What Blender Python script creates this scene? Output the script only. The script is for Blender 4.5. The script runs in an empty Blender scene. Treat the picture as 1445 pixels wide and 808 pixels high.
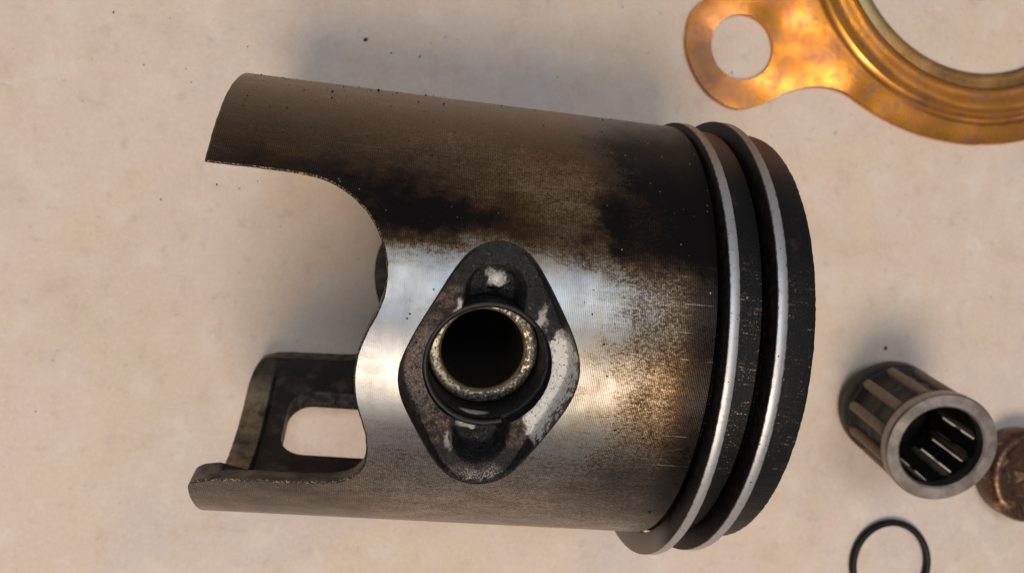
import bpy, bmesh, math, random
from mathutils import Vector, Matrix, noise as mn

random.seed(7)
S = 0.001                                   # everything below is written in millimetres
sc = bpy.context.scene
C = sc.collection

# ------------------------------------------------------------------ camera
cam = bpy.data.objects.new('camera', bpy.data.cameras.new('camera'))
C.objects.link(cam)
R_ = Matrix(((0.97866242, -0.09220806, -0.18362336), (0.09126364, 0.99573381, -0.01360602), (0.18409457, -0.00344243, 0.98290252)))
cam.matrix_world = Matrix.Translation(Vector((-9.9119, 2.0356, 119.7711)) * S) @ R_.to_4x4()
cam.data.sensor_width = 36
cam.data.lens = 28.62
cam.data.clip_start = 0.005
cam.data.clip_end = 20
cam.data.dof.use_dof = True
cam.data.dof.focus_distance = 0.0765
cam.data.dof.aperture_fstop = 48
sc.camera = cam
sc.render.resolution_x, sc.render.resolution_y = 1024, 572

# ------------------------------------------------------------------ room light
w = bpy.data.worlds.new('World'); sc.world = w; w.use_nodes = True
w.node_tree.nodes['Background'].inputs[0].default_value = (0.80, 0.86, 1.0, 1)
w.node_tree.nodes['Background'].inputs[1].default_value = 0.245

def lamp(name, d, dist, size, watts, col, centre=(0.005, 0, 0.02)):
    l = bpy.data.lights.new(name, 'AREA'); l.shape = 'DISK'; l.size = size; l.energy = watts; l.color = col
    o = bpy.data.objects.new(name, l); C.objects.link(o)
    d = Vector(d).normalized()
    o.location = Vector(centre) + d * dist
    o.rotation_euler = d.to_track_quat('Z', 'Y').to_euler()
    return o
lamp('warm_lamp', (-0.06, -0.50, 0.865), 0.75, 0.32, 3.75, (1.0, 0.855, 0.69))
lamp('bench_lamp', (0.464, 0.323, 0.825), 0.80, 0.06, 0.22, (1.0, 0.84, 0.62), (0.0576, 0.049, 0.0))
lamp('ceiling_light', (-0.04, 0.17, 0.98), 0.90, 0.36, 2.3, (0.76, 0.87, 1.0))

vs = sc.view_settings
vs.view_transform = 'Standard'; vs.look = 'None'; vs.exposure = 0.07; vs.gamma = 1.0
vs.use_curve_mapping = False
sc.cycles.max_bounces = 8
sc.cycles.use_denoising = True

# ------------------------------------------------------------------ node helper
class G:
    def __init__(s, name):
        s.m = bpy.data.materials.new(name); s.m.use_nodes = True
        s.t = s.m.node_tree; s.t.nodes.clear()
        s.out = s.t.nodes.new('ShaderNodeOutputMaterial')
        s.b = s.t.nodes.new('ShaderNodeBsdfPrincipled')
        s.t.links.new(s.b.outputs[0], s.out.inputs[0])
        tc = s.t.nodes.new('ShaderNodeTexCoord')
        v = s.t.nodes.new('ShaderNodeVectorMath'); v.operation = 'SCALE'; v.inputs['Scale'].default_value = 1000
        s.t.links.new(tc.outputs['Object'], v.inputs[0]); s.co = v.outputs[0]
        x = s.t.nodes.new('ShaderNodeSeparateXYZ'); s.t.links.new(s.co, x.inputs[0])
        s.x, s.y, s.z = x.outputs
    def put(s, sock, v):
        if hasattr(v, 'is_output'): s.t.links.new(v, sock)
        else:
            if hasattr(sock.default_value, '__len__') and hasattr(v, '__len__') and len(sock.default_value) == 4 and len(v) == 3: v = (*v, 1)
            sock.default_value = v
    def op(s, o, a, b=0.0, c=0.0, clamp=False):
        n = s.t.nodes.new('ShaderNodeMath'); n.operation = o; n.use_clamp = clamp
        s.put(n.inputs[0], a); s.put(n.inputs[1], b); s.put(n.inputs[2], c); return n.outputs[0]
    def add(s, a, b): return s.op('ADD', a, b)
    def sub(s, a, b): return s.op('SUBTRACT', a, b)
    def mul(s, a, b): return s.op('MULTIPLY', a, b)
    def mx(s, a, b): return s.op('MAXIMUM', a, b)
    def clamp(s, a): return s.op('ADD', a, 0.0, clamp=True)
    def step(s, v, lo, hi):                                   # smoothstep, hi may be below lo
        n = s.t.nodes.new('ShaderNodeMapRange'); n.interpolation_type = 'SMOOTHSTEP'
        if lo < hi: a = (lo, hi, 0.0, 1.0)
        else: a = (hi, lo, 1.0, 0.0)
        s.put(n.inputs[0], v)
        for i, q in enumerate(a): n.inputs[i + 1].default_value = q
        return n.outputs[0]
    def lin(s, v, a, b, c, d):
        n = s.t.nodes.new('ShaderNodeMapRange'); s.put(n.inputs[0], v)
        for i, q in enumerate((a, b, c, d)): n.inputs[i + 1].default_value = q
        return n.outputs[0]
    def vec(s, x, y, z):
        n = s.t.nodes.new('ShaderNodeCombineXYZ')
        for i, q in enumerate((x, y, z)): s.put(n.inputs[i], q)
        return n.outputs[0]
    def vscale(s, v, k):
        n = s.t.nodes.new('ShaderNodeVectorMath'); n.operation = 'MULTIPLY'; s.put(n.inputs[0], v); n.inputs[1].default_value = k
        return n.outputs[0]
    def noise(s, v, scale=1.0, detail=4.0, rough=0.55, dist=0.0):
        n = s.t.nodes.new('ShaderNodeTexNoise'); s.put(n.inputs['Vector'], v); n.inputs['Scale'].default_value = scale
        n.inputs['Detail'].default_value = detail; n.inputs['Roughness'].default_value = rough; n.inputs['Distortion'].default_value = dist
        return n.outputs[0]
    def vor(s, v, scale=1.0, feat='F1'):
        n = s.t.nodes.new('ShaderNodeTexVoronoi'); n.feature = feat; s.put(n.inputs['Vector'], v); n.inputs['Scale'].default_value = scale
        return n.outputs[0]
    def ramp(s, v, stops, interp='LINEAR'):
        n = s.t.nodes.new('ShaderNodeValToRGB'); s.put(n.inputs[0], v); e = n.color_ramp.elements; n.color_ramp.interpolation = interp
        while len(e) < len(stops): e.new(0.5)
        for k, (p_, c_) in enumerate(stops):
            e[k].position = p_; e[k].color = (*c_, 1) if hasattr(c_, '__len__') else (c_, c_, c_, 1)
        return n.outputs[0]
    def mix(s, f, a, b):
        n = s.t.nodes.new('ShaderNodeMix'); n.data_type = 'RGBA'
        s.put(n.inputs[0], f); s.put(n.inputs[6], a); s.put(n.inputs[7], b); return n.outputs[2]
    def fmix(s, f, a, b):
        n = s.t.nodes.new('ShaderNodeMix'); n.data_type = 'FLOAT'
        s.put(n.inputs[0], f); s.put(n.inputs[2], a); s.put(n.inputs[3], b); return n.outputs[0]
    def blob(s, u, v, u0, v0, su, sv, soft=0.5):              # soft ellipse: 1 in the middle, 0 outside
        a = s.mul(s.sub(u, u0), 1.0 / su); b = s.mul(s.sub(v, v0), 1.0 / sv)
        return s.step(s.op('SQRT', s.add(s.mul(a, a), s.mul(b, b))), 1.0 + soft, 1.0 - soft)
    def bump(s, h, dist_mm, strength=1.0, normal=None):
        n = s.t.nodes.new('ShaderNodeBump'); s.put(n.inputs['Height'], h)
        n.inputs['Strength'].default_value = strength; n.inputs['Distance'].default_value = dist_mm * S
        if normal is not None: s.t.links.new(normal, n.inputs['Normal'])
        return n.outputs[0]
    def set(s, **k):
        names = dict(col='Base Color', metal='Metallic', rough='Roughness', nor='Normal', spec='Specular IOR Level', coat='Coat Weight',
                     coatr='Coat Roughness', aniso='Anisotropic', arot='Anisotropic Rotation', tan='Tangent', ior='IOR')
        for a, v in k.items(): s.put(s.b.inputs[names[a]], v)
        return s.m

# ------------------------------------------------------------------ mesh helpers
def link(name, bm, mats, parent=None, sharp=35):
    for v in bm.verts: v.co *= S
    bmesh.ops.recalc_face_normals(bm, faces=bm.faces)
    for f in bm.faces: f.smooth = True
    ca = math.radians(sharp)
    for e in bm.edges:
        if len(e.link_faces) == 2 and e.calc_face_angle(0) > ca: e.smooth = False
    me = bpy.data.meshes.new(name); bm.to_mesh(me); bm.free()
    for m in (mats if isinstance(mats, (list, tuple)) else [mats]): me.materials.append(m)
    o = bpy.data.objects.new(name, me); C.objects.link(o)
    if parent: o.parent = parent
    return o

def tag(o, label=None, cat=None, group=None, kind=None):
    if label: o['label'] = label
    if cat: o['category'] = cat
    if group: o['group'] = group
    if kind: o['kind'] = kind
    return o

def empty(name, loc=(0, 0, 0), rot=(0, 0, 0)):
    o = bpy.data.objects.new(name, None); o.empty_display_size = 0.005
    o.location = Vector(loc) * S; o.rotation_euler = rot; C.objects.link(o); return o

def grid_faces(bm, rows, closed_u=False, closed_v=False):
    """rows[i][j] -> quads"""
    n, m = len(rows), len(rows[0])
    for i in range(n if closed_u else n - 1):
        a, b = rows[i], rows[(i + 1) % n]
        for j in range(m if closed_v else m - 1):
            q = [a[j], b[j], b[(j + 1) % m], a[(j + 1) % m]]
            q = [v for k, v in enumerate(q) if v not in q[:k]]
            if len(q) > 2:
                try: bm.faces.new(q)
                except ValueError: pass

def lathe(prof, frame, seg=96, a0=0.0, a1=None, closed_prof=False, bm=None, fn=None, mat=0):
    """prof = [(s, r)]: s along the axis, r the radius; frame = (centre, axis, e1, e2)"""
    bm = bm or bmesh.new()
    c, ax, e1, e2 = frame
    full = a1 is None
    if full: a1 = a0 + 2 * math.pi
    rows = []
    for k in range(seg if full else seg + 1):
        a = a0 + (a1 - a0) * k / seg
        row = []
        for i, (s_, r) in enumerate(prof):
            if fn: s_, r = fn(i, s_, r, a)
            row.append(bm.verts.new(c + ax * s_ + (e1 * math.cos(a) + e2 * math.sin(a)) * r))
        rows.append(row)
    grid_faces(bm, rows, full, closed_prof)
    if not full and closed_prof:
        bm.faces.new(rows[0]); bm.faces.new(rows[-1])
    return bm
def frame(c, axis, hint=(0, 1, 0)):
    ax = Vector(axis).normalized(); e1 = Vector(hint).cross(ax).normalized(); e2 = ax.cross(e1)
    return Vector(c), ax, e1, e2
def torus(R, r, fr, seg=96, ms=12, a0=0.0, a1=None):
    return lathe([(r * math.sin(2 * math.pi * k / ms), R + r * math.cos(2 * math.pi * k / ms)) for k in range(ms)], fr, seg, a0, a1, True)

def boolean(o, cutter):
    md = o.modifiers.new('cut', 'BOOLEAN'); md.operation = 'DIFFERENCE'; md.object = cutter; md.solver = 'EXACT'
    dg = bpy.context.evaluated_depsgraph_get()
    me = bpy.data.meshes.new_from_object(o.evaluated_get(dg)); o.modifiers.clear(); old = o.data; o.data = me
    bpy.data.meshes.remove(old); bpy.data.objects.remove(cutter)

def sstep(a, b, x):
    t = min(1.0, max(0.0, (x - a) / (b - a))); return t * t * (3 - 2 * t)

# ------------------------------------------------------------------ materials
PHI = math.radians(-12.6)                                     # which way the wrist pin points
def mat_paper():
    g = G('beige_board')
    v = g.co
    n1 = g.noise(v, 0.035, 4, 0.55); n2 = g.noise(v, 0.16, 5, 0.6); n3 = g.noise(v, 1.4, 4, 0.65)
    big = g.noise(g.vec(g.add(g.x, 40), g.y, 5.0), 0.022, 4, 0.6, 0.5)
    c = g.ramp(n1, [(0.30, (0.60, 0.47, 0.345)), (0.5, (0.615, 0.478, 0.375)), (0.70, (0.61, 0.488, 0.41))])
    c = g.mix(g.mul(g.step(big, 0.50, 0.66), 0.75), c, (0.545, 0.455, 0.41))                      # greyer, handled areas
    c = g.mix(g.mul(g.step(big, 0.46, 0.34), 0.5), c, (0.65, 0.48, 0.325))
    c = g.mix(g.mul(g.step(n2, 0.50, 0.70), 0.8), c, (0.65, 0.54, 0.445))
    c = g.mix(g.mul(g.step(n2, 0.47, 0.28), 0.7), c, (0.53, 0.40, 0.295))
    c = g.mix(g.mul(g.step(n3, 0.42, 0.70), 0.30), c, (0.70, 0.60, 0.51))
    c = g.mix(g.mul(g.step(g.noise(v, 0.40, 4, 0.6), 0.56, 0.72), 0.45), c, (0.46, 0.38, 0.33))   # faint grey blotches
    c = g.mix(g.mul(g.step(g.noise(g.vec(g.x, g.y, 21.0), 0.30, 3, 0.6), 0.62, 0.72), 0.28), c, (0.70, 0.61, 0.54))
    fib = g.noise(g.vscale(v, (1.0, 0.5, 1.0)), 4.0, 3, 0.7)
    c = g.mix(g.mul(g.step(fib, 0.50, 0.68), 0.16), c, (0.42, 0.33, 0.26))
    sp = g.noise(v, 0.8, 2, 0.5)
    c = g.mix(g.mul(g.step(sp, 0.72, 0.77), 0.40), c, (0.28, 0.22, 0.18))
    return g.set(col=c, rough=g.lin(n2, 0.2, 0.8, 0.60, 0.75), spec=0.3, nor=g.bump(g.add(n3, g.noise(v, 5.0, 3)), 0.05, 0.5))

def polar(g):                                               # theta in degrees about the piston axis, 0 up, + towards +Y
    return g.mul(g.op('ARCTAN2', g.y, g.z), 180 / math.pi)

def mat_piston():
    g = G('stained_aluminium')
    th = polar(g); x = g.x
    arc = g.mul(th, 0.4189)                                  # mm along the circumference
    uv = g.vec(x, arc, 0.0)
    warp = g.noise(uv, 0.22, 4, 0.6); warp2 = g.noise(g.vec(g.add(x, 31.0), arc, 0.0), 0.22, 4, 0.6)
    fw = g.noise(g.vscale(uv, (0.8, 1.0, 1.0)), 0.8, 5, 0.7)
    u = g.add(g.add(x, g.mul(g.sub(warp, 0.5), 9.0)), g.mul(g.sub(fw, 0.5), 4.0))
    v = g.add(g.add(th, g.mul(g.sub(warp2, 0.5), 14.0)), g.mul(g.sub(fw, 0.5), 8.0))
    grain = g.fmix(0.5, g.noise(g.vscale(uv, (0.7, 1.1, 1.0)), 3.2, 4, 0.7), g.noise(uv, 7.0, 3, 0.7))
    patch = g.noise(g.vscale(uv, (0.55, 1.0, 1.0)), 0.6, 5, 0.65)
    streak = g.noise(g.vscale(uv, (0.10, 1.0, 1.0)), 2.4, 4, 0.65)
    pitch = 0.172
    lines = g.op('SINE', g.mul(g.add(x, g.mul(warp, 0.05)), 2 * math.pi / pitch))
    # density of burnt oil: 0 bright metal .. 1 black
    d = g.mul(g.step(v, 8.5, 21.0), 0.58)
    d = g.add(d, g.mul(g.blob(u, v, -4.2, 20.6, 4.2, 4.8, 1.0), 0.54))        # black patch beside the cut-out
    d = g.add(d, g.mul(g.blob(u, v, 1.5, 22.5, 6.5, 4.0, 0.9), 0.24))
    d = g.add(d, g.mul(g.blob(u, v, 13.8, 24.0, 1.6, 5.5, 0.95), 0.46))       # finger of soot
    d = g.add(d, g.mul(g.blob(u, v, 20.5, 57.0, 7.5, 17.0, 0.8), 0.30))       # soot by the ring grooves
    d = g.add(d, g.mul(g.blob(u, v, 20.5, 30.0, 3.6, 12.0, 0.9), 0.10))
    amber = g.blob(u, v, 7.5, 32.0, 5.5, 9.0, 0.9)
    d = g.sub(d, g.mul(amber, 0.21))         # amber window
    d = g.sub(d, g.mul(g.blob(u, v, 9.0, 23.0, 3.4, 6.5, 0.7), 0.12))
    d = g.sub(d, g.mul(g.blob(u, v, 4.0, 40.0, 9.0, 8.0, 0.9), 0.06))
    d = g.sub(d, g.mul(g.blob(u, v, -3.5, 43.0, 6.0, 7.0, 0.8), 0.10))
    d = g.add(d, g.mul(g.blob(u, v, -14.0, 29.0, 9.0, 4.0, 0.8), 0.22))
    d = g.sub(d, g.mul(g.step(v, 44, 66), 0.12))  # thinner towards the top, part of the painted sheen
    d = g.add(d, g.mul(g.blob(u, v, -9.0, 25.0, 5.0, 4.5, 0.9), 0.22))
    d = g.add(d, g.mul(g.mul(g.step(u, 9.0, 22.5), g.step(v, -52, -14)), 0.52))
    d = g.add(d, g.mul(g.mul(g.step(x, 19.5, 23.6), g.step(v, -75, -20)), 0.40))
    d = g.add(d, g.mul(g.blob(u, v, 19.0, -46.0, 6.0, 10.0, 0.8), 0.22))
    d = g.add(d, g.mul(g.step(v, -18, -40), 0.35))                            # grey-brown tarnish, deepened to paint the highlight's fall-off
    d = g.add(d, g.mul(g.blob(u, v, -15.0, -55.0, 9.0, 14.0, 0.6), 0.18))
    d = g.add(d, g.mul(g.step(v, 95, 120), 0.3))
    d = g.add(d, g.mul(g.sub(patch, 0.5), 0.46))
    d = g.add(d, g.mul(g.sub(streak, 0.5), 0.20))
    grc = g.mul(g.sub(g.step(grain, 0.36, 0.64), 0.5), g.lin(patch, 0.35, 0.65, 0.42, 0.85))
    gr = g.mul(grc, g.mul(g.step(d, -0.15, 0.45), g.add(g.lin(d, 0.42, 0.75, 0.55, 0.22), g.mul(g.step(u, 11.0, 16.0), g.lin(d, 0.5, 1.0, 0.26, 0.30)))))
    gr = g.add(gr, g.mul(lines, g.lin(d, 0.0, 0.5, 0.03, 0.085)))
    t = g.clamp(g.add(d, gr))
    # axial scuffs down to bare metal, mostly by the first groove
    sc_ = g.noise(g.vscale(uv, (0.05, 2.2, 1.0)), 2.2, 3, 0.6)
    scm = g.mul(g.step(sc_, 0.65, 0.69), g.mul(g.step(g.add(x, g.mul(g.sub(patch, 0.5), 14.0)), 14.0, 19.0), g.mul(g.step(v, 24, 6), g.step(v, -48, -28))))
    t = g.clamp(g.sub(t, g.mul(scm, 0.6)))
    sc2 = g.noise(g.vec(g.mul(g.add(x, g.mul(arc, 0.35)), 0.22), g.mul(g.sub(arc, g.mul(x, 0.35)), 4.5), 4.0), 1.6, 2, 0.5)
    t = g.clamp(g.sub(t, g.mul(g.mul(g.step(sc2, 0.70, 0.73), g.step(patch, 0.47, 0.58)), 0.22)))
    # bright flecks where the soot has flaked
    fl = g.mul(g.step(g.vor(uv, 1.25), 0.13, 0.07), g.mul(g.step(g.noise(uv, 0.42, 3, 0.6), 0.47, 0.54), g.step(d, 0.70, 0.95)))
    t = g.clamp(g.sub(t, g.mul(fl, 0.9)))
    pit = g.step(g.vor(g.add(0, 0) if False else g.vec(g.add(x, 7.3), arc, 2.0), 0.75), 0.085, 0.05)
    t = g.clamp(g.add(t, g.mul(pit, 0.8)))
    warmth = g.step(g.noise(uv, 0.14, 3, 0.5), 0.40, 0.62)
    metal = g.mix(warmth, (0.49, 0.49, 0.50), (0.535, 0.50, 0.45))
    metal = g.mix(g.mul(amber, 0.8), metal, (0.66, 0.51, 0.32))
    metal = g.mix(g.mul(g.blob(u, v, 14.5, -14.0, 7.0, 11.0, 0.7), 0.5), metal, (0.45, 0.385, 0.30))  # warm lamp highlight tinted into the metal
    metal = g.mix(g.mul(g.blob(u, v, -1.5, -27.0, 6.0, 5.0, 0.7), 0.55), metal, (0.45, 0.36, 0.375))  # pinkish reflection below it, also tinted into the metal
    col = g.ramp(t, [(0.0, (1, 1, 1)), (0.16, (0.80, 0.74, 0.65)), (0.36, (0.38, 0.270, 0.155)), (0.56, (0.140, 0.076, 0.033)), (0.76, (0.044, 0.025, 0.015)), (1.0, (0.009, 0.007, 0.0065))])
    n = g.t.nodes.new('ShaderNodeMix'); n.data_type = 'RGBA'; n.blend_type = 'MULTIPLY'; n.inputs[0].default_value = 1.0
    g.put(n.inputs[6], metal); g.put(n.inputs[7], col); col = n.outputs[2]
    hs = g.t.nodes.new('ShaderNodeHueSaturation'); g.put(hs.inputs['Color'], col); g.put(hs.inputs['Saturation'], g.lin(g.step(v, -22, -42), 0, 1, 1.0, 0.45)); col = hs.outputs[0]
    sheen = g.mul(g.mul(g.step(v, 26, 60), g.step(t, 0.95, 0.6)), g.mul(g.lin(patch, 0.35, 0.65, 0.25, 0.75), g.sub(1.0, g.mul(amber, 0.75))))
    col = g.mix(sheen, col, (0.165, 0.124, 0.080))                            # tan grazing sheen painted along the top
    met = g.ramp(t, [(0.0, 1.0), (0.35, 0.95), (0.62, 0.62), (0.85, 0.25), (1.0, 0.05)])
    ro = g.add(g.ramp(t, [(0.0, 0.46), (0.45, 0.48), (0.8, 0.38), (1.0, 0.32)]), g.mul(g.sub(patch, 0.5), 0.16))
    tn = g.t.nodes.new('ShaderNodeTangent'); tn.direction_type = 'RADIAL'; tn.axis = 'X'
    h = g.add(g.mul(lines, g.lin(g.noise(g.vscale(uv, (1, 0.35, 1)), 0.5, 3), 0.35, 0.65, 0.25, 0.75)), g.mul(grain, 0.7))
    nor = g.bump(h, 0.017, 0.9)
    nor = g.bump(t, 0.012, 0.6, nor)
    return g.set(col=col, metal=met, rough=ro, nor=nor, aniso=0.75, arot=0.25, tan=tn.outputs[0], spec=g.lin(t, 0.6, 1.0, 0.35, 0.12))

def mat_soot(name, base=(0.006, 0.0055, 0.0055), brown=(0.040, 0.021, 0.012), bright=(0.34, 0.29, 0.24), amt=0.0):
    g = G(name)
    th = polar(g); uv = g.vec(g.x, g.mul(th, 0.4189), 0.0)
    n = g.noise(uv, 0.45, 5, 0.65); f = g.noise(uv, 5.0, 4, 0.7); sx = g.noise(g.vscale(uv, (0.25, 2.0, 1)), 2.0, 4, 0.65)
    c = g.mix(g.mul(g.step(n, 0.56, 0.76), 0.8), base, brown)
    top = g.mul(g.step(th, 40, 62), 0.9)
    c = g.mix(top, c, (0.12, 0.045, 0.020))
    m = g.mul(g.step(g.add(g.mul(sx, 0.45), g.mul(f, 0.65)), 0.635 - amt, 0.68 - amt), g.step(n, 0.42, 0.56))
    m = g.mul(g.mul(m, g.step(th, 26.0, 4.0)), g.step(th, -40.0, -20.0))
    c = g.mix(m, c, bright)
    return g.set(col=c, metal=g.fmix(m, 0.05, 1.0), rough=g.lin(f, 0.3, 0.7, 0.30, 0.50), nor=g.bump(g.add(f, g.mul(sx, 0.8)), 0.05, 0.9), spec=0.16)

def mat_inside():
    g = G('sooty_casting')
    n = g.noise(g.co, 0.35, 5, 0.6); f = g.noise(g.co, 3.0, 4, 0.65)
    lip = g.mul(g.step(g.x, -20.6, -21.2), g.step(n, 0.28, 0.58))
    c = g.mix(g.step(n, 0.45, 0.7), (0.032, 0.023, 0.018), (0.110, 0.076, 0.052))
    c = g.mix(g.mul(lip, g.lin(f, 0.35, 0.65, 0.75, 1.0)), c, g.mix(g.step(g.noise(g.co, 0.22, 3), 0.42, 0.6), (0.22, 0.16, 0.095), (0.36, 0.265, 0.15)))
    c = g.mix(g.mul(g.step(f, 0.55, 0.72), 0.4), c, (0.05, 0.035, 0.025))
    th = polar(g); c = g.mix(g.mul(g.mul(g.step(g.add(th, g.mul(g.sub(n, 0.5), 22.0)), -138, -152), g.step(th, -170, -160)), 0.85), c, (0.022, 0.015, 0.011))
    return g.set(col=c, metal=0.35, rough=0.55, nor=g.bump(f, 0.12, 0.8), spec=0.35)

PN = Vector((0, math.sin(PHI), math.cos(PHI))); PT = Vector((0, math.cos(PHI), -math.sin(PHI)))
PX = 3.28
def mat_boss():
    g = G('burnt_casting')
    tt = g.add(g.mul(g.y, PT.y), g.mul(g.z, PT.z)); nn = g.add(g.mul(g.y, PN.y), g.mul(g.z, PN.z))
    wv = g.mul(g.sub(g.noise(g.co, 0.7, 4, 0.65), 0.5), 2.6); wv2 = g.mul(g.sub(g.noise(g.vec(g.x, tt, 9.0), 0.7, 4, 0.65), 0.5), 2.6)
    u = g.add(g.sub(g.x, PX), wv); v = g.add(tt, wv2)
    f = g.noise(g.co, 3.2, 5, 0.7); f2 = g.noise(g.co, 1.3, 4, 0.65); fine = g.noise(g.co, 8.0, 3, 0.7)
    c = g.mix(g.step(f2, 0.40, 0.66), (0.014, 0.009, 0.007), (0.085, 0.046, 0.028))
    c = g.mix(g.mul(g.step(fine, 0.54, 0.64), g.step(f2, 0.42, 0.6)), c, (0.30, 0.23, 0.19))
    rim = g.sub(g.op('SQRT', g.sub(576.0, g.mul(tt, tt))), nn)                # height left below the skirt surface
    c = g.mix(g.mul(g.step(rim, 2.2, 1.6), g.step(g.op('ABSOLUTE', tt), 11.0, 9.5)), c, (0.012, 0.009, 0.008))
    # black oily upper right, brown and grey left
    bl = g.blob(u, v, 4.0, 7.0, 4.6, 5.4, 0.35)
    bl = g.mx(bl, g.blob(u, v, 0.0, 10.0, 4.5, 3.0, 0.4))
    bl = g.mx(bl, g.blob(u, v, 6.8, -5.6, 1.5, 3.2, 0.5))
    bl = g.mx(bl, g.step(nn, 20.6, 20.2))
    c = g.mix(bl, c, g.mix(g.step(f2, 0.46, 0.6), (0.007, 0.0065, 0.0065), g.mix(g.step(g.noise(g.co, 6.0, 2, 0.6), 0.63, 0.68), (0.011, 0.010, 0.010), (0.22, 0.21, 0.20))))  # pale specks painted as small highlights on the oily black
    gl = g.mul(g.blob(u, v, -6.2, -0.5, 1.6, 4.2, 0.5), g.step(f, 0.35, 0.55))
    c = g.mix(g.mul(g.mul(gl, g.step(fine, 0.40, 0.58)), 0.7), c, (0.34, 0.27, 0.23))
    # bare bright aluminium on the right
    br = g.blob(g.add(u, g.mul(g.sub(f, 0.5), 2.0)), g.add(v, g.mul(g.sub(fine, 0.5), 1.5)), 6.7, 0.0, 1.45, 3.7, 0.12)
    br = g.mx(br, g.blob(u, v, 5.4, -4.0, 1.3, 2.6, 0.15))
    br = g.mx(br, g.mul(g.blob(u, v, 4.6, 4.6, 0.45, 1.5, 0.4), 0.6))
    br = g.mx(br, g.blob(u, v, 0.1, 7.9, 0.95, 0.8, 0.25))
    br = g.mx(br, g.mul(g.mul(g.blob(u, v, 0.6, -10.9, 2.4, 0.7, 0.8), g.step(fine, 0.50, 0.58)), 0.45))
    br = g.mx(br, g.mul(g.blob(u, v, -0.9, -6.9, 0.8, 0.5, 0.5), 0.7))
    br = g.mx(br, g.mul(g.blob(u, v, -3.4, 5.6, 0.3, 0.4, 0.4), 0.7))
    br = g.mx(br, g.mul(g.blob(u, v, -2.9, -7.6, 0.3, 0.8, 0.5), 0.35))
    br = g.mul(br, g.step(g.add(g.mul(f, 0.6), g.mul(fine, 0.4)), 0.41, 0.45))
    c = g.mix(br, c, (0.72, 0.675, 0.62))
    at = g.t.nodes.new('ShaderNodeAttribute'); at.attribute_name = 'edge_dist'
    ew = g.add(at.outputs['Fac'], g.add(g.mul(g.sub(f, 0.5), 1.1), g.mul(g.sub(f2, 0.5), 1.0)))
    oil = g.mx(g.step(g.add(ew, g.mul(g.step(u, 1.5, 4.5), 0.22)), 0.52, 0.36), g.step(at.outputs['Fac'], 0.14, 0.08))
    c = g.mix(oil, c, g.mix(g.step(f, 0.55, 0.66), (0.007, 0.006, 0.006), (0.035, 0.022, 0.015)))
    br = g.mul(br, g.sub(1.0, oil))
    # the bore itself
    rr = g.op('SQRT', g.add(g.mul(g.sub(g.x, PX), g.sub(g.x, PX)), g.mul(tt, tt)))
    bore = g.step(rr, 6.12, 6.08)
    c = g.mix(bore, c, (0.010, 0.009, 0.009))
    bore_glint = g.mul(bore, g.mul(g.blob(g.sub(g.x, PX), nn, -0.5, 18.2, 1.3, 0.5, 0.3), g.step(tt, 0.0, -1.0)))
    c = g.mix(bore_glint, c, (0.75, 0.65, 0.5))  # highlight on the bore wall, painted into the colour
    met = g.mx(g.mul(br, 0.15), g.mx(g.mul(bore_glint, 0.3), g.mul(gl, 0.3)))
    h = g.add(g.mul(f2, 1.0), g.add(g.mul(f, 0.8), g.mul(fine, 0.2)))
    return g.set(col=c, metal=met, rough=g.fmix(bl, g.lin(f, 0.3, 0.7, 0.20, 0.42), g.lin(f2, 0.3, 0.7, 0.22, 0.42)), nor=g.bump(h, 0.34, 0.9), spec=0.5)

def mat_pin():
    g = G('blackened_steel')
    tt = g.add(g.mul(g.y, PT.y), g.mul(g.z, PT.z)); nn = g.add(g.mul(g.y, PN.y), g.mul(g.z, PN.z))
    n = g.noise(g.co, 3.4, 5, 0.72); b = g.noise(g.co, 0.5, 3, 0.6)
    rr = g.op('SQRT', g.add(g.mul(g.sub(g.x, PX), g.sub(g.x, PX)), g.mul(tt, tt)))
    side = g.step(g.add(g.sub(g.x, PX), g.mul(tt, -0.3)), 3.5, -3.0)
    m = g.step(g.add(n, g.mul(side, 0.09)), 0.49, 0.64)
    c = g.mix(m, (0.014, 0.012, 0.010), (0.40, 0.34, 0.25))
    edge = g.mx(g.step(rr, 5.32, 5.40), g.mul(g.step(rr, 4.34, 4.28), 0.7))
    gold = g.mx(g.mul(edge, g.step(b, 0.42, 0.50)), g.mul(g.step(g.noise(g.co, 0.9, 3, 0.6), 0.64, 0.67), g.step(g.x, PX + 0.5, PX + 3)))
    c = g.mix(gold, c, (0.66, 0.47, 0.20))
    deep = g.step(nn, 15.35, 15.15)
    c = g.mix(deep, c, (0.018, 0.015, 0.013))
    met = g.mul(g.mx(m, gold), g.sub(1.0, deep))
    return g.set(col=c, metal=met, rough=0.36, nor=g.bump(n, 0.06, 0.8), spec=0.4)

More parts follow.
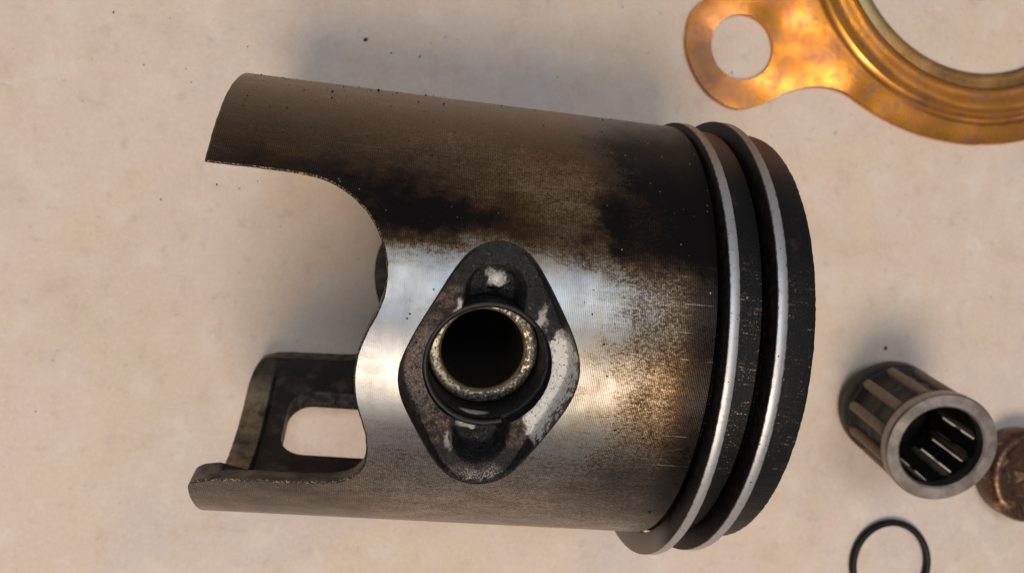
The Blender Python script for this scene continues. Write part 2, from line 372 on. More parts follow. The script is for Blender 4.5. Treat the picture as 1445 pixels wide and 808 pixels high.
def mat_ring():
    g = G('ring_steel')
    th = polar(g); uv = g.vec(g.x, g.mul(th, 0.43), 0.0)
    n = g.noise(uv, 1.6, 5, 0.7); s_ = g.noise(g.vscale(uv, (6.0, 0.5, 1)), 1.2, 3, 0.6); b = g.noise(uv, 0.12, 3)
    c = g.mix(g.step(n, 0.56, 0.72), (0.47, 0.46, 0.455), (0.24, 0.22, 0.20))
    c = g.mix(g.mul(g.step(b, 0.5, 0.7), 0.4), c, (0.46, 0.43, 0.40))
    c = g.mix(g.mul(g.step(th, 30, 55), 0.65), c, (0.30, 0.17, 0.09))
    ed = g.mx(g.op('ABSOLUTE', g.sub(g.x, 24.795)), 0.0); ed = g.op('MINIMUM', ed, g.op('ABSOLUTE', g.sub(g.x, 29.43)))
    c = g.mix(g.mul(g.step(g.add(ed, g.mul(g.sub(n, 0.5), 0.35)), 0.40, 0.50), 0.85), c, (0.05, 0.04, 0.034))     # oil and carbon along the edges
    sp = g.step(g.noise(uv, 2.3, 2, 0.6), 0.68, 0.72)
    c = g.mix(sp, c, (0.03, 0.025, 0.02))
    return g.set(col=c, metal=0.9, rough=g.add(g.mul(s_, 0.22), 0.40), nor=g.bump(g.add(n, s_), 0.015, 0.7))
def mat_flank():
    g = G('sooty_shaded_ring_side')
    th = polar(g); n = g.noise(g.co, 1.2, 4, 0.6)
    c = g.mix(g.step(n, 0.4, 0.7), (0.006, 0.005, 0.005), (0.016, 0.012, 0.010))  # soot black, with the shade of the grooves put into the colour
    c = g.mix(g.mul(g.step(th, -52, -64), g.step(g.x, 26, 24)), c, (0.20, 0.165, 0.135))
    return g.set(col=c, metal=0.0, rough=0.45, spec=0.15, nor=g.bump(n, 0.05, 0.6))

def mat_copper():
    g = G('heated_copper')
    n = g.noise(g.co, 0.14, 5, 0.6, 0.4); n2 = g.noise(g.co, 0.55, 5, 0.65); f = g.noise(g.co, 3.0, 4, 0.65)
    c = g.ramp(n, [(0.30, (0.42, 0.17, 0.08)), (0.44, (0.62, 0.245, 0.055)), (0.56, (0.70, 0.285, 0.042)), (0.70, (0.56, 0.25, 0.14))])
    big = g.noise(g.co, 0.075, 3, 0.55)
    c = g.mix(g.mul(g.blob(g.x, g.y, -44.5, -28.0, 5.5, 8.5, 0.6), 0.6), c, (0.52, 0.27, 0.17))
    c = g.mix(g.mul(g.step(n2, 0.53, 0.68), 0.70), c, (0.38, 0.20, 0.13))
    c = g.mix(g.mul(g.step(f, 0.58, 0.72), 0.45), c, (0.16, 0.09, 0.06))
    rr = g.op('SQRT', g.add(g.mul(g.x, g.x), g.mul(g.y, g.y)))
    rw = g.add(rr, g.mul(g.sub(n2, 0.5), 0.8))
    gro = g.mx(g.blob(rw, 0.0, 32.3, 0.0, 0.32, 1.0, 0.7), g.blob(rw, 0.0, 26.45, 0.0, 0.28, 1.0, 0.7))
    c = g.mix(g.mul(gro, 0.55), c, (0.13, 0.075, 0.03))                      # dirt caught beside the bead
    return g.set(col=c, metal=0.92, rough=g.add(g.lin(n2, 0.3, 0.7, 0.18, 0.27), g.mul(g.step(rr, 36.0, 33.5), 0.09)), nor=g.bump(g.add(g.noise(g.co, 0.12, 0), g.mul(n2, 0.008)), 0.5, 0.7))
def mat_brass():
    g = G('dull_brass')
    n = g.noise(g.co, 0.3, 4, 0.6); f = g.noise(g.co, 2.0, 4, 0.6)
    c = g.ramp(n, [(0.3, (0.22, 0.13, 0.05)), (0.5, (0.42, 0.21, 0.065)), (0.7, (0.48, 0.27, 0.11))])
    c = g.mix(g.blob(g.x, g.y, -21.0, -14.5, 6.0, 9.0, 0.6), c, (0.34, 0.25, 0.11))
    c = g.mix(g.step(g.op('SQRT', g.add(g.mul(g.x, g.x), g.mul(g.y, g.y))), 24.25, 23.95), c, (0.03, 0.02, 0.012))
    return g.set(col=c, metal=0.8, rough=0.42, nor=g.bump(f, 0.1, 0.6))

def mat_simple(name, c0, c1, metal, rough, scale=1.0, bmp=0.05, spec=0.5):
    g = G(name); n = g.noise(g.co, scale, 5, 0.62); f = g.noise(g.co, scale * 6, 3, 0.6)
    return g.set(col=g.mix(g.step(g.add(g.mul(n, 0.75), g.mul(f, 0.25)), 0.36, 0.66), c0, c1), metal=metal, rough=g.lin(n, 0.3, 0.7, rough - 0.07, rough + 0.07), nor=g.bump(g.add(n, f), bmp, 0.7), spec=spec)

M_paper = mat_paper(); M_piston = mat_piston(); M_in = mat_inside(); M_boss = mat_boss(); M_pin = mat_pin()
M_ring = mat_ring(); M_flank = mat_flank(); M_copper = mat_copper(); M_brass = mat_brass()
M_land = mat_soot('sooty_ring_land', amt=0.02); M_crown = mat_soot('sooty_crown', amt=0.0)
def mat_edge():
    g = G('worn_cut_edge')
    th = polar(g); rr = g.op('SQRT', g.add(g.mul(g.y, g.y), g.mul(g.z, g.z)))
    n = g.noise(g.co, 0.8, 4, 0.6); f = g.noise(g.co, 5.0, 3, 0.7)
    c = g.mix(g.step(n, 0.38, 0.66), (0.040, 0.028, 0.020), (0.15, 0.115, 0.085))
    crust = g.step(g.add(rr, g.mul(g.sub(f, 0.5), 0.5)), 23.62, 23.75)
    c = g.mix(crust, c, g.mix(g.step(f, 0.53, 0.60), (0.012, 0.009, 0.007), (0.26, 0.18, 0.09)))
    return g.set(col=c, metal=0.35, rough=0.45, nor=g.bump(g.add(n, f), 0.12, 0.8), spec=0.35)
M_edge = mat_edge()
M_wire = mat_simple('black_wire', (0.004, 0.0035, 0.004), (0.011, 0.009, 0.009), 0.0, 0.42, spec=0.22)
M_cage = mat_simple('dark_cage_steel', (0.010, 0.009, 0.009), (0.026, 0.022, 0.020), 0.2, 0.38, spec=0.3)
M_cagering = mat_simple('cage_ring_steel', (0.22, 0.185, 0.160), (0.32, 0.275, 0.245), 0.9, 0.40, 0.3, 0.02)
M_needle = mat_simple('needle_steel', (0.20, 0.15, 0.105), (0.29, 0.225, 0.16), 0.3, 0.72, 0.8, 0.02, 0.2)

# ------------------------------------------------------------------ the bench top
bm = bmesh.new()
L = 600
vs_ = [bm.verts.new(p) for p in ((-L, -L, 0), (L, -L, 0), (L, L, 0), (-L, L, 0), (-L, -L, -18), (L, -L, -18), (L, L, -18), (-L, L, -18))]
for q in ((0, 1, 2, 3), (7, 6, 5, 4), (0, 4, 5, 1), (1, 5, 6, 2), (2, 6, 7, 3), (3, 7, 4, 0)): bm.faces.new([vs_[k] for k in q])
tag(link('table_top', bm, M_paper), kind='structure')

# ------------------------------------------------------------------ the piston
AL = math.radians(2.138)
piston = empty('piston', (0, 0, 24.2818), (0, -AL, 0))
tag(piston, 'large soot-stained two-stroke engine piston lying on its side with its pin hole up', 'piston')
AXF = (Vector((0, 0, 0)), Vector((1, 0, 0)), Vector((0, 0, 1)), Vector((0, 1, 0)))   # angle = theta
def cyl(x, th, r): return Vector((x, r * math.sin(th), r * math.cos(th)))

near = [(-23.5, 28.7), (-20.1, 28.62), (-16.7, 28.45), (-13.6, 27.9), (-11.74, 26.1), (-9.92, 23.0), (-8.52, 19.2), (-7.4, 14.3), (-6.8, 9.1), (-6.8, 3.9),
        (-7.15, 0.1), (-8.0, -4.5), (-8.75, -9.9), (-8.85, -16.2), (-8.35, -21.9), (-7.4, -28.1), (-7.1, -34.1), (-7.35, -38.8), (-8.4, -42.9),
        (-10.0, -45.2), (-13.3, -45.7), (-17.2, -45.95), (-20.4, -46.3), (-22.3, -47.3), (-23.2, -48.9), (-23.65, -51.4)]
out = list(near)
out += [(-23.7, -62), (-23.7, -80), (-23.9, -110), (-23.9, -140), (-23.9, -150)]
far = [(x, 154.5 - t - 360) for x, t in reversed(near)]
out += far[1:]
out += [(-23.6, -240), (-23.6, -270), (-23.6, -300), (-23.5, -325)]
out = [(x, math.radians(t) * 24) for x, t in out]            # unrolled, mm
out.append((out[0][0], out[0][1] - 2 * math.pi * 24))
def chaikin(p):
    q = [p[0]]
    for a, b in zip(p, p[1:]):
        q += [(a[0] * .75 + b[0] * .25, a[1] * .75 + b[1] * .25), (a[0] * .25 + b[0] * .75, a[1] * .25 + b[1] * .75)]
    q.append(p[-1]); return q
for _ in range(2): out = chaikin(out)
res = [out[0]]; acc = 0.0
for a, b in zip(out, out[1:]):                                # resample
    l = math.hypot(b[0] - a[0], b[1] - a[1]); st = 0.38
    while acc + l >= st:
        k = (st - acc) / l; a = (a[0] + (b[0] - a[0]) * k, a[1] + (b[1] - a[1]) * k)
        res.append(a); l = math.hypot(b[0] - a[0], b[1] - a[1]); acc = 0.0
    acc += l
if math.hypot(res[-1][0] - out[-1][0], res[-1][1] - out[-1][1]) < 0.2: res.pop()
N = len(res)
RO, RI, XE = 24.0, 22.0, 23.7
bm = bmesh.new()
wts = [0.0, 0.0585, 0.066, 0.15, 0.35, 0.6, 0.8, 1.0]
def along_pin(th):                                            # the cut-outs are milled along the pin axis, not radially
    psi = th - PHI; sn = math.sin(psi)
    k = 1 - sstep(0.74, 0.88, abs(sn))
    if k <= 0: return th
    p2 = math.asin(max(-1, min(1, sn * RO / RI))); p1 = math.asin(sn)
    return th + (p2 - p1) * k * (1 if math.cos(psi) > 0 else -1)
rows = []
for i in range(N):
    a, b = res[i - 1], res[(i + 1) % N]
    if i == 0: a = (a[0], a[1] + 2 * math.pi * 24)
    if i == N - 1: b = (b[0], b[1] - 2 * math.pi * 24)
    tx, ty = b[0] - a[0], b[1] - a[1]; l = math.hypot(tx, ty) or 1
    nx, ny = -ty / l, tx / l                                  # into the wall
    x0, y0 = res[i]
    rag = 0.05 * mn.noise(Vector((x0 * 1.3, y0 * 1.3, 0)))
    x0 += nx * rag; y0 += ny * rag
    col = []
    bv = 0.16
    xs, ys = x0 + nx * bv, y0 + ny * bv
    for wt in wts: col.append(bm.verts.new(cyl(xs + (XE - xs) * wt, (ys + (y0 - ys) * wt) / 24, RO)))
    inner = []
    for wt in wts:
        xx = xs + (XE - xs) * wt
        ri = RI - 0.75 * sstep(-20.5, -20.9, xx) if xx < -20.5 else RI
        inner.append(bm.verts.new(cyl(xx, along_pin(ys / 24) * (1 - wt) + y0 / 24 * wt, ri)))
    ri0 = RI - 0.75 * (1 if xs < -20.9 else 0)
    e1 = bm.verts.new(cyl(x0, y0 / 24, RO - bv)); e2 = bm.verts.new(cyl(x0, along_pin(y0 / 24), ri0 + bv))
    rows.append(list(reversed(col)) + [e1, e2] + inner)
grid_faces(bm, rows, True, True)
K = len(wts)
bm.faces.ensure_lookup_table()
for f in bm.faces:
    rr = sum(math.hypot(v.co.y, v.co.z) for v in f.verts) / len(f.verts)
    xm = max(v.co.x for v in f.verts)
    if rr > RO - 0.05: f.material_index = 0
    elif rr > RO - 0.3: f.material_index = 2
    elif rr > RI + 0.2: f.material_index = 2
    else: f.material_index = 1
body = link('skirt', bm, [M_piston, M_in, M_edge], piston, 40)

pad_outline = [(2.05, 11.67), (3.3, 11.85), (4.48, 11.66), (6.06, 10.86), (7.35, 9.2), (8.76, 6.99), (10.4, 4.22), (11.2, 2.15), (11.4, 0.24), (10.85, -2.1), (9.4, -5.0), (7.72, -8.22),
               (6.48, -10.5), (4.81, -11.8), (2.9, -12.05), (0.89, -11.3), (-0.95, -9.3), (-2.84, -5.96), (-4.5, -2.99), (-5.05, -1.07), (-4.96, 0.83), (-3.9, 3.59), (-2.31, 6.59), (-1.04, 8.97), (0.3, 10.8)]
pad_outline = [(x, t) for x, t in pad_outline]
po = pad_outline + [pad_outline[0]]
for _ in range(2):
    q = []
    for a, b in zip(po, po[1:]): q += [(a[0] * .75 + b[0] * .25, a[1] * .75 + b[1] * .25), (a[0] * .25 + b[0] * .75, a[1] * .25 + b[1] * .75)]
    po = q + [q[0]]
def pad_edge(a):                                              # distance from the bore axis to the outline in direction a
    dx, dt = math.cos(a), math.sin(a); best = 8.0
    for p, q in zip(po, po[1:]):
        ex, et = q[0] - p[0], q[1] - p[1]; px, pt = p[0] - PX, p[1] + 0.1
        den = dx * et - dt * ex
        if abs(den) < 1e-9: continue
        s_ = (px * et - pt * ex) / den; k = (px * dt - pt * dx) / den
        if s_ > 0 and -1e-6 <= k <= 1 + 1e-6: best = s_
    return best
def PP(x, t, n): return Vector((x, 0, 0)) + PT * t + PN * n

NA = 420
edges = [pad_edge(2 * math.pi * k / NA) for k in range(NA)]
# cutter for the recess in the skirt
bm = bmesh.new(); lo, hi = [], []
for k in range(0, NA, 3):
    a = 2 * math.pi * k / NA
    lo.append(bm.verts.new(PP(PX + edges[k] * math.cos(a), edges[k] * math.sin(a), 16.5)))
    hi.append(bm.verts.new(PP(PX + edges[k] * math.cos(a), edges[k] * math.sin(a), 30)))
bm.faces.new(lo); bm.faces.new(list(reversed(hi)))
for k in range(len(lo)): bm.faces.new([lo[k], lo[(k + 1) % len(lo)], hi[(k + 1) % len(lo)], hi[k]])
cut = link('cutter', bm, M_edge, piston)
boolean(body, cut)
# cutter for the transfer window in the lower skirt
wt_ = math.radians(-131.6); wn = Vector((0, math.sin(wt_), math.cos(wt_))); wtg = Vector((0, math.cos(wt_), -math.sin(wt_)))
def rrect(x0, x1, t0, t1, r, n=8):
    P = []
    for cx, ct, a0 in ((x1 - r, t1 - r, 0), (x0 + r, t1 - r, 90), (x0 + r, t0 + r, 180), (x1 - r, t0 + r, 270)):
        for k in range(n + 1):
            a = math.radians(a0 + 90 * k / n); P.append((cx + r * math.cos(a), ct + r * math.sin(a)))
    return P
bm = bmesh.new()
lo = [bm.verts.new(Vector((x, 0, 0)) + wtg * t + wn * 14) for x, t in rrect(-18.9, 3.0, -7.4, 6.4, 3.4)]
hi = [bm.verts.new(Vector((x, 0, 0)) + wtg * t + wn * 29) for x, t in rrect(-17.9, 3.0, -1.6, 6.4, 3.0)]
bm.faces.new(lo); bm.faces.new(list(reversed(hi)))
for k in range(len(lo)): bm.faces.new([lo[k], lo[(k + 1) % len(lo)], hi[(k + 1) % len(lo)], hi[k]])
cut = link('cutter', bm, M_edge, piston)
boolean(body, cut)
for p_ in body.data.polygons: p_.use_smooth = True
_b = bmesh.new(); _b.from_mesh(body.data)
for e in _b.edges:
    e.smooth = not (len(e.link_faces) == 2 and e.calc_face_angle(0) > math.radians(40))
_b.to_mesh(body.data); _b.free()

# boss: rough pad, two clip notches, bore
FLOOR = 20.82
bm = bmesh.new(); rows = []
for k in range(NA):
    a = 2 * math.pi * k / NA; ca, sa = math.cos(a), math.sin(a); row = []
    ed = edges[k] - 0.02
    nr = 46
    prof = []
    R0 = 6.08
    for j in range(nr):
        r = R0 + (ed - R0) * (j / (nr - 1)) ** 0.95
        x, t = PX + r * ca, r * sa
        top = math.sqrt(max(0, 24 ** 2 - t * t)) - 0.06
        e = ed - r
        h = FLOOR + (top - FLOOR) * (1 - sstep(0.03, 0.55, e))
        rough = 0.12 * mn.noise(Vector((x * 0.9, t * 0.9, 3))) + 0.09 * mn.noise(Vector((x * 2.3, t * 2.3, 8))) + 0.05 * mn.noise(Vector((x * 4.9, t * 4.9, 2)))
        h += rough * sstep(-0.1, 0.6, e) - 0.10 * (1 - sstep(0.0, 0.22, r - R0))
        at = abs(t); dn = math.hypot(x - PX + 0.05, max(0, at - 6.9)) if at > 3 else 9
        if t < 0: dn *= 1.02
        nd = 1 - sstep(2.0, 3.05, dn)
        lump = math.exp(-(((x - PX - 0.1) / 1.1) ** 2 + ((t - 7.9) / 1.0) ** 2)) * 1.5
        depth = 3.5 * nd - (lump * nd if t > 0 else 0.9 * nd * math.exp(-(((x - PX + .6) / 1.2) ** 2 + ((t + 7.1) / .7) ** 2)))
        h -= depth
        prof.append((r, h))
    hb = prof[0][1]
    tail = [(6.05, min(hb - 0.08, 19.3)), (6.03, 19.25), (5.97, 19.36), (5.85, 19.40), (5.70, 19.38), (5.62, 19.25), (5.60, 17.0), (5.60, 16.0), (5.60, 12.0), (5.60, 8.0), (8.0, 8.0), (8.0, 17.0)]
    for r, h in list(reversed(prof)) + tail: row.append(bm.verts.new(PP(PX + r * ca, r * sa, h)))
    rows.append(row)
grid_faces(bm, rows, True)
lay = bm.verts.layers.float.new('edge_dist')                   # mm to the outline of the recess, for the oil that lies along it
for v in bm.verts:
    x_, t_, n_ = v.co.x - PX, v.co.dot(PT), v.co.dot(PN)
    a_ = math.atan2(t_, x_) % (2 * math.pi)
    v[lay] = (edges[int(round(a_ / (2 * math.pi) * NA)) % NA] - math.hypot(x_, t_)) if n_ > 17 else 5.0
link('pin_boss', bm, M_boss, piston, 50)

pf = (Vector((PX, 0, 0)), PN, Vector((1, 0, 0)), PT)
prof = [(-15.75, 4.3), (-15.75, 5.3), (-15.5, 5.5), (15.45, 5.5), (15.68, 5.36), (15.75, 5.22), (15.75, 4.42), (15.68, 4.30), (15.4, 4.15), (-15.5, 4.15)]
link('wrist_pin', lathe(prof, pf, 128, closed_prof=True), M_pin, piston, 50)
cf = (Vector((PX, 0, 0)) + PN * 20.05, PN, Vector((1, 0, 0)), PT)
link('circlip', torus(5.83, 0.36, cf, 90, 10, math.radians(-70), math.radians(-70 - 245)), M_wire, piston, 60)

# crown, ring lands and grooves
SEG = 460
def edge_noise(i, s_, r, a):
    q = Vector((math.cos(a) * 24, math.sin(a) * 24, 0))
    if i in EDGE:
        k = 0.05 * mn.noise(q * 0.5) + 0.05 * mn.noise(q * 2.1) + 0.02 * mn.noise(q * 6.0)
        return s_ + k, r + 0.04 * mn.noise(q * 1.7 + Vector((0, 0, 5))) + 0.02 * mn.noise(q * 5.0)
    return s_, r
EDGE = ()
prof = [(22.5, 21.2), (25.42, 21.2), (25.45, 23.75), (25.55, 23.85), (28.15, 23.85), (28.25, 23.75), (28.28, 21.2), (30.1, 21.2)]
link('ring_land', lathe(prof, AXF, SEG), M_land, piston)
EDGE = (3, 4, 5)
prof = [(30.09, 21.2), (30.11, 23.8), (30.2, 23.95), (33.2, 24.05), (33.55, 23.98), (33.75, 23.6), (34.4, 18.0), (35.0, 9.0), (35.2, 0.01)]
link('crown', lathe(prof, AXF, SEG, fn=edge_noise), M_crown, piston)
prof = [(23.695, 24.0), (23.70, 21.3)]
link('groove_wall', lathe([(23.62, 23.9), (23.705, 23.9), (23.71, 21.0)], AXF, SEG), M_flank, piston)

def ring(x0, x1, r, th, dy, dz, gap0, gap1):
    c = Vector((0, dy, dz)); b = 0.06
    pr = [(x0, r - b), (x0 + b, r), (x1 - b, r), (x1, r - b), (x1, r - th), (x0, r - th)]
    bm = lathe(pr, (c, Vector((1, 0, 0)), Vector((0, 0, 1)), Vector((0, 1, 0))), 320, math.radians(gap0), math.radians(gap1), True)
    bm.normal_update()
    bmesh.ops.recalc_face_normals(bm, faces=bm.faces)
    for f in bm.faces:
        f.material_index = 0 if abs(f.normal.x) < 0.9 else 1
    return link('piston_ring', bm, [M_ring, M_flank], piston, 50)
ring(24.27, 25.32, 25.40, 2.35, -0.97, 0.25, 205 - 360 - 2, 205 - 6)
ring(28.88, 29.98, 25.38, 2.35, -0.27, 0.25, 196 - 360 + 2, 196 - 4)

bm = bmesh.new()
def fleck(x, th, r):
    p = cyl(x, math.radians(th), RO + r * 0.25)
    ret = bmesh.ops.create_icosphere(bm, subdivisions=1, radius=r, matrix=Matrix.Translation(p))
    for v in ret['verts']: v.co += Vector((random.uniform(-.35, .35), random.uniform(-.3, .3), random.uniform(-.3, .3))) * r
for k in range(70):
    th = random.choice((random.uniform(48, 80), random.uniform(60, 78), random.uniform(15, 60)))
    fleck(random.uniform(-22.5, 22) if random.random() < 0.6 else random.uniform(-22.5, -8), th, random.choice((0.04, 0.05, 0.06, 0.09)))
for k in range(24): fleck(random.uniform(-4, 22), random.uniform(-60, 10), random.choice((0.04, 0.05, 0.06)))
for x_, th_, r_ in ((-8.0, 17.6, 0.17), (22.0, -50.5, 0.16), (-14.0, 62, 0.15), (-9.5, 70, 0.16), (-4.5, 74, 0.15)): fleck(x_, th_, r_)
tag(link('carbon_flecks', bm, M_cage, piston), kind='stuff')

# ------------------------------------------------------------------ needle bearing
BC = Vector((75.13, -9.93, 2.03)); BA = Vector((-0.1358, -0.2216, 0.9656)).normalized()
q = BA.to_track_quat('Z', 'Y')
bearing = empty('needle_bearing', BC); bearing.rotation_euler = q.to_euler()
tag(bearing, 'small needle roller bearing standing on end, grey cage ring up, right of the piston', 'bearing')
ZF = (Vector((0, 0, 0)), Vector((0, 0, 1)), Vector((1, 0, 0)), Vector((0, 1, 0)))
link('end_ring', lathe([(14.3, 6.05), (14.3, 7.75), (14.7, 7.98), (16.1, 8.02), (16.36, 7.8), (16.36, 6.25), (16.15, 6.0)], ZF, 96, closed_prof=True), M_cagering, bearing, 40)
o = link('end_ring', lathe([(0, 6.2), (0, 7.6), (0.3, 7.8), (2.3, 7.8), (2.6, 7.6), (2.6, 6.2)], ZF, 96, closed_prof=True), M_cage, bearing, 40)
o['label'] = 'dark lower end ring'
link('light_stop', lathe([(0.25, 0.01), (0.25, 6.3), (1.0, 6.3), (1.0, 0.01)], ZF, 48), M_cage, bearing, 40)  # added disc that keeps light from passing through the bore
nb = 11
def bar_mesh():
    bm = bmesh.new()
    hw = math.radians(9.6)
    rows = []
    for z, k, ro in ((2.5, 1.6, 7.75), (3.1, 1.5, 7.7), (3.5, 1.0, 7.3), (4.2, 0.95, 6.75), (7.4, 0.95, 6.65), (8.0, 0.98, 6.9), (9.0, 0.98, 6.9), (9.6, 0.95, 6.65), (12.6, 0.95, 6.75), (13.3, 1.0, 7.3), (13.8, 1.5, 7.75), (14.5, 1.6, 7.8)):
        rows.append([bm.verts.new((r * math.cos(a * k), r * math.sin(a * k), z)) for r, a in ((ro, -hw), (ro, hw), (6.12, hw), (6.12, -hw))])
    grid_faces(bm, rows, False, True); return bm
def needle_mesh():
    bm = bmesh.new()
    return lathe([(2.75, 0.02), (2.8, 0.5), (3.1, 0.70), (3.4, 0.78), (13.5, 0.78), (13.8, 0.70), (14.1, 0.5), (14.15, 0.02)], (Vector((7.08, 0, 0)), Vector((0, 0, 1)), Vector((1, 0, 0)), Vector((0, 1, 0))), 16, closed_prof=False, bm=bm)
bar0 = link('cage_bar', bar_mesh(), M_cage, bearing, 40); ned0 = link('needle', needle_mesh(), M_needle, bearing, 40)
off = math.radians(10)
for k in range(nb):
    b_ = bar0 if k == 0 else bar0.copy(); n_ = ned0 if k == 0 else ned0.copy()
    if k: C.objects.link(b_); C.objects.link(n_); b_.parent = bearing; n_.parent = bearing
    n_.rotation_euler = (0, 0, off + 2 * math.pi * k / nb); b_.rotation_euler = (0, 0, off + 2 * math.pi * (k + 0.5) / nb)

# ------------------------------------------------------------------ copper gasket
GC = Vector((86.2, 70.1, 0.0))
gasket = empty('copper_gasket', GC)
tag(gasket, 'heat-coloured copper cylinder head gasket with a round bolt hole in its lug', 'gasket')
lug = [(36.24, 39.58), (38.75, 36.5), (41.85, 34.93), (45.57, 34.64), (50.11, 36.26), (53.33, 38.28), (56.66, 39.53), (60.09, 40.12), (63.64, 39.69), (67.35, 38.0), (72.0, 36.2), (77.2, 34.9), (83.0, 34.3), (89.0, 34.45)]
pol = [(math.atan2(y - GC.y, x - GC.x) % (2 * math.pi), math.hypot(x - GC.x, y - GC.y)) for x, y in lug]
lugdir = math.atan2(44.44 - GC.y, 45.49 - GC.x) % (2 * math.pi)
half = [(a - lugdir, r) for a, r in pol]
half.insert(0, (0.0, 57.4)); half.insert(1, (0.05, 57.15)); half.insert(2, (0.095, 56.3))
half = [h_ for i, h_ in enumerate(half) if i < 3 or h_[0] > 0.12]
_e = list(half); half = []
for i in range(len(_e) - 1):                                  # smooth the traced outline
    p0, p1, p2, p3 = _e[max(i - 1, 0)], _e[i], _e[i + 1], _e[min(i + 2, len(_e) - 1)]
    for k in range(6):
        t_ = k / 6
        half.append(tuple(0.5 * (2 * b + (c_ - a) * t_ + (2 * a - 5 * b + 4 * c_ - d_) * t_ * t_ + (3 * b - a - 3 * c_ + d_) * t_ ** 3) for a, b, c_, d_ in zip(p0, p1, p2, p3)))
half.append(_e[-1])
def gout(a):
    d = (a - lugdir + math.pi) % (2 * math.pi) - math.pi
    d2 = abs(d)
    if d < 0 and d2 > half[-1][0]: pass
    for (a0, r0), (a1, r1) in zip(half, half[1:]):
        if a0 <= d2 <= a1: return r0 + (r1 - r0) * (d2 - a0) / (a1 - a0)
    return 35.65
bm = bmesh.new(); rows = []
na = 640
angs = []
for k in range(na):
    angs.append(lugdir + 2 * math.pi * k / na)
fine = []
for k in range(-90, 91): fine.append(lugdir + 0.3 * k / 90)
angs = sorted([a for a in angs if abs((a - lugdir + math.pi) % (2 * math.pi) - math.pi) > 0.3] + fine)
TH = 0.75
for a in angs:
    ro = gout(a); ca, sa = math.cos(a), math.sin(a)
    shift = 0.9 * sstep(0.2, 1.0, (a - lugdir) % (2 * math.pi)) if (a - lugdir) % (2 * math.pi) < 3 else 0
    rr = [26.35, 26.6, 27.2, 27.9, 28.6, 29.4, 30.2, 31.0 - shift * .5, 31.6 - shift * .7, 32.0 - shift * .8, 32.3 - shift * .9, 32.7 - shift, 33.2 - shift]
    hz = [0.80, 0.95, 1.10, 1.15, 1.05, 0.95, 1.05, 1.25, 1.30, 1.05, 0.74, 0.80, 0.82]
    for k in range(1, 17): rr.append(33.2 - shift + (ro - 0.12 - 33.2 + shift) * k / 16); hz.append(0.80)
    row = []
    for r, h in zip(rr, hz):
        wv = 0.10 * mn.noise(Vector((r * ca * 0.09, r * sa * 0.09, 1)))
        row.append(bm.verts.new((r * ca, r * sa, h + wv)))
    row.append(bm.verts.new((ro * ca, ro * sa, 0.66))); row.append(bm.verts.new((ro * ca, ro * sa, 0.06)))
    row.append(bm.verts.new((26.35 * ca, 26.35 * sa, 0.06)))
    rows.append(row)
grid_faces(bm, rows, True, True)
sheet = link('sheet', bm, M_copper, gasket, 45)
lc = Vector((45.49 - GC.x, 44.44 - GC.y, 0))
cut = link('cutter', lathe([(-3, 0.01), (-3, 5.15), (0.55, 5.15), (0.80, 5.2), (5, 5.3), (5, 0.01)], (lc, Vector((0, 0, 1)), Vector((1, 0, 0)), Vector((0, 1, 0))), 96), M_edge, gasket)
boolean(sheet, cut)
for p_ in sheet.data.polygons: p_.use_smooth = True
_b = bmesh.new(); _b.from_mesh(sheet.data); bmesh.ops.triangulate(_b, faces=[f for f in _b.faces if len(f.verts) > 4])
for e in _b.edges: e.smooth = not (len(e.link_faces) == 2 and e.calc_face_angle(0) > math.radians(24))
_b.to_mesh(sheet.data); _b.free()
link('inner_band', lathe([(0.1, 26.5), (0.62, 26.5), (0.72, 26.1), (0.95, 25.4), (0.98, 24.8), (0.80, 24.2), (0.45, 23.87), (0.1, 23.85)], (Vector((0, 0, 0)), Vector((0, 0, 1)), Vector((1, 0, 0)), Vector((0, 1, 0))), 256, closed_prof=True), M_brass, gasket, 50)

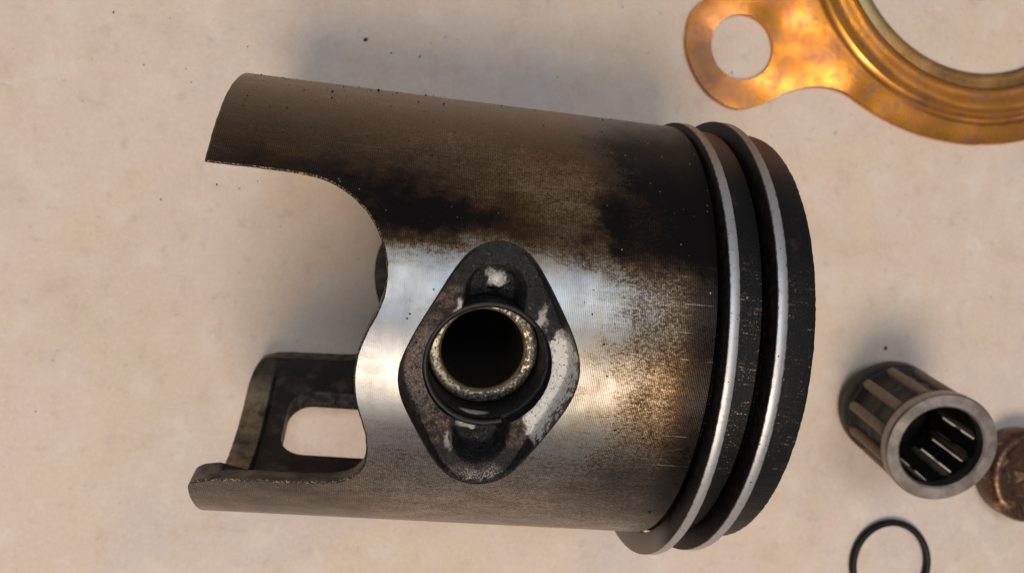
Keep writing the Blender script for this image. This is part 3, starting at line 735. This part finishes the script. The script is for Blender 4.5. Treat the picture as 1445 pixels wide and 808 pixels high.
# ------------------------------------------------------------------ rusty plug at the right edge
g = G('brown_burnt_metal')
n = g.noise(g.co, 0.35, 5, 0.6, 0.6); f = g.noise(g.co, 1.6, 4, 0.65)
c = g.ramp(n, [(0.36, (0.035, 0.015, 0.010)), (0.47, (0.115, 0.052, 0.026)), (0.55, (0.06, 0.036, 0.024)), (0.64, (0.34, 0.19, 0.08)), (0.74, (0.42, 0.34, 0.30))])
c = g.mix(g.mul(g.step(f, 0.58, 0.7), 0.5), c, (0.34, 0.24, 0.17))
M_rust = g.set(col=c, metal=0.7, rough=g.lin(f, 0.3, 0.7, 0.24, 0.45), nor=g.bump(g.add(n, g.mul(f, 0.3)), 0.14, 0.8))
plug = lathe([(0.02, 0.01), (0.02, 6.9), (0.5, 7.4), (3.4, 7.75), (4.4, 7.5), (4.9, 6.8), (4.9, 5.6), (4.5, 4.9), (4.6, 3.5), (5.0, 1.5), (5.1, 0.01)], (Vector((0, 0, 0)), Vector((0, 0, 1)), Vector((1, 0, 0)), Vector((0, 1, 0))), 96)
o = link('metal_plug', plug, M_rust, None, 50); o.location = Vector((100.9, -19.3, 0)) * S
tag(o, 'round brown burnt metal plug behind the bearing at the right edge', 'plug')

# ------------------------------------------------------------------ wire rings
o = link('retaining_ring', torus(6.75, 0.56, (Vector((0, 0, 0.57)), Vector((0, 0, 1)), Vector((1, 0, 0)), Vector((0, 1, 0))), 90, 12, math.radians(-80), math.radians(-80 + 335)), M_wire, None, 60)
o.location = Vector((79.2, -35.6, 0)) * S
tag(o, 'black wire retaining ring lying open side down below the bearing', 'retaining ring')

# ------------------------------------------------------------------ crumbs and a hair on the board
bm = bmesh.new()
def crumb(x, y, r):
    m = Matrix.Translation((x, y, r * 0.5)) @ Matrix.Rotation(random.random() * 6, 4, 'Z') @ Matrix.Diagonal((random.uniform(.7, 1.5), random.uniform(.6, 1.1), 0.7, 1))
    ret = bmesh.ops.create_icosphere(bm, subdivisions=1, radius=r, matrix=m)
    for v in ret['verts']: v.co += Vector((random.uniform(-.2, .2), random.uniform(-.2, .2), random.uniform(-.15, .15))) * r
spots = [(-12.3, 37.2, 0.3), (-4.3, 35.9, 0.2), (-8.5, 35.8, 0.12), (16.5, 35.8, 0.12), (-41.8, 29.3, 0.13), (-39.0, 36.2, 0.1), (-36.3, 29.5, 0.12), (-35.4, 27.8, 0.1), (-28.4, 33.8, 0.1), (-37.9, 11.1, 0.15), (-46.3, 35.9, 0.14), (75.3, -0.6, 0.36), (-51.1, -19.1, 0.1), (-27.7, 13.8, 0.1),
         (44.4, 40.4, 0.16), (43.4, 39.4, 0.1)]
for s_ in spots: crumb(*s_)
tag(link('crumbs', bm, M_cage, None), 'tiny dark crumbs of carbon scattered on the beige board', 'crumbs', None, 'stuff')
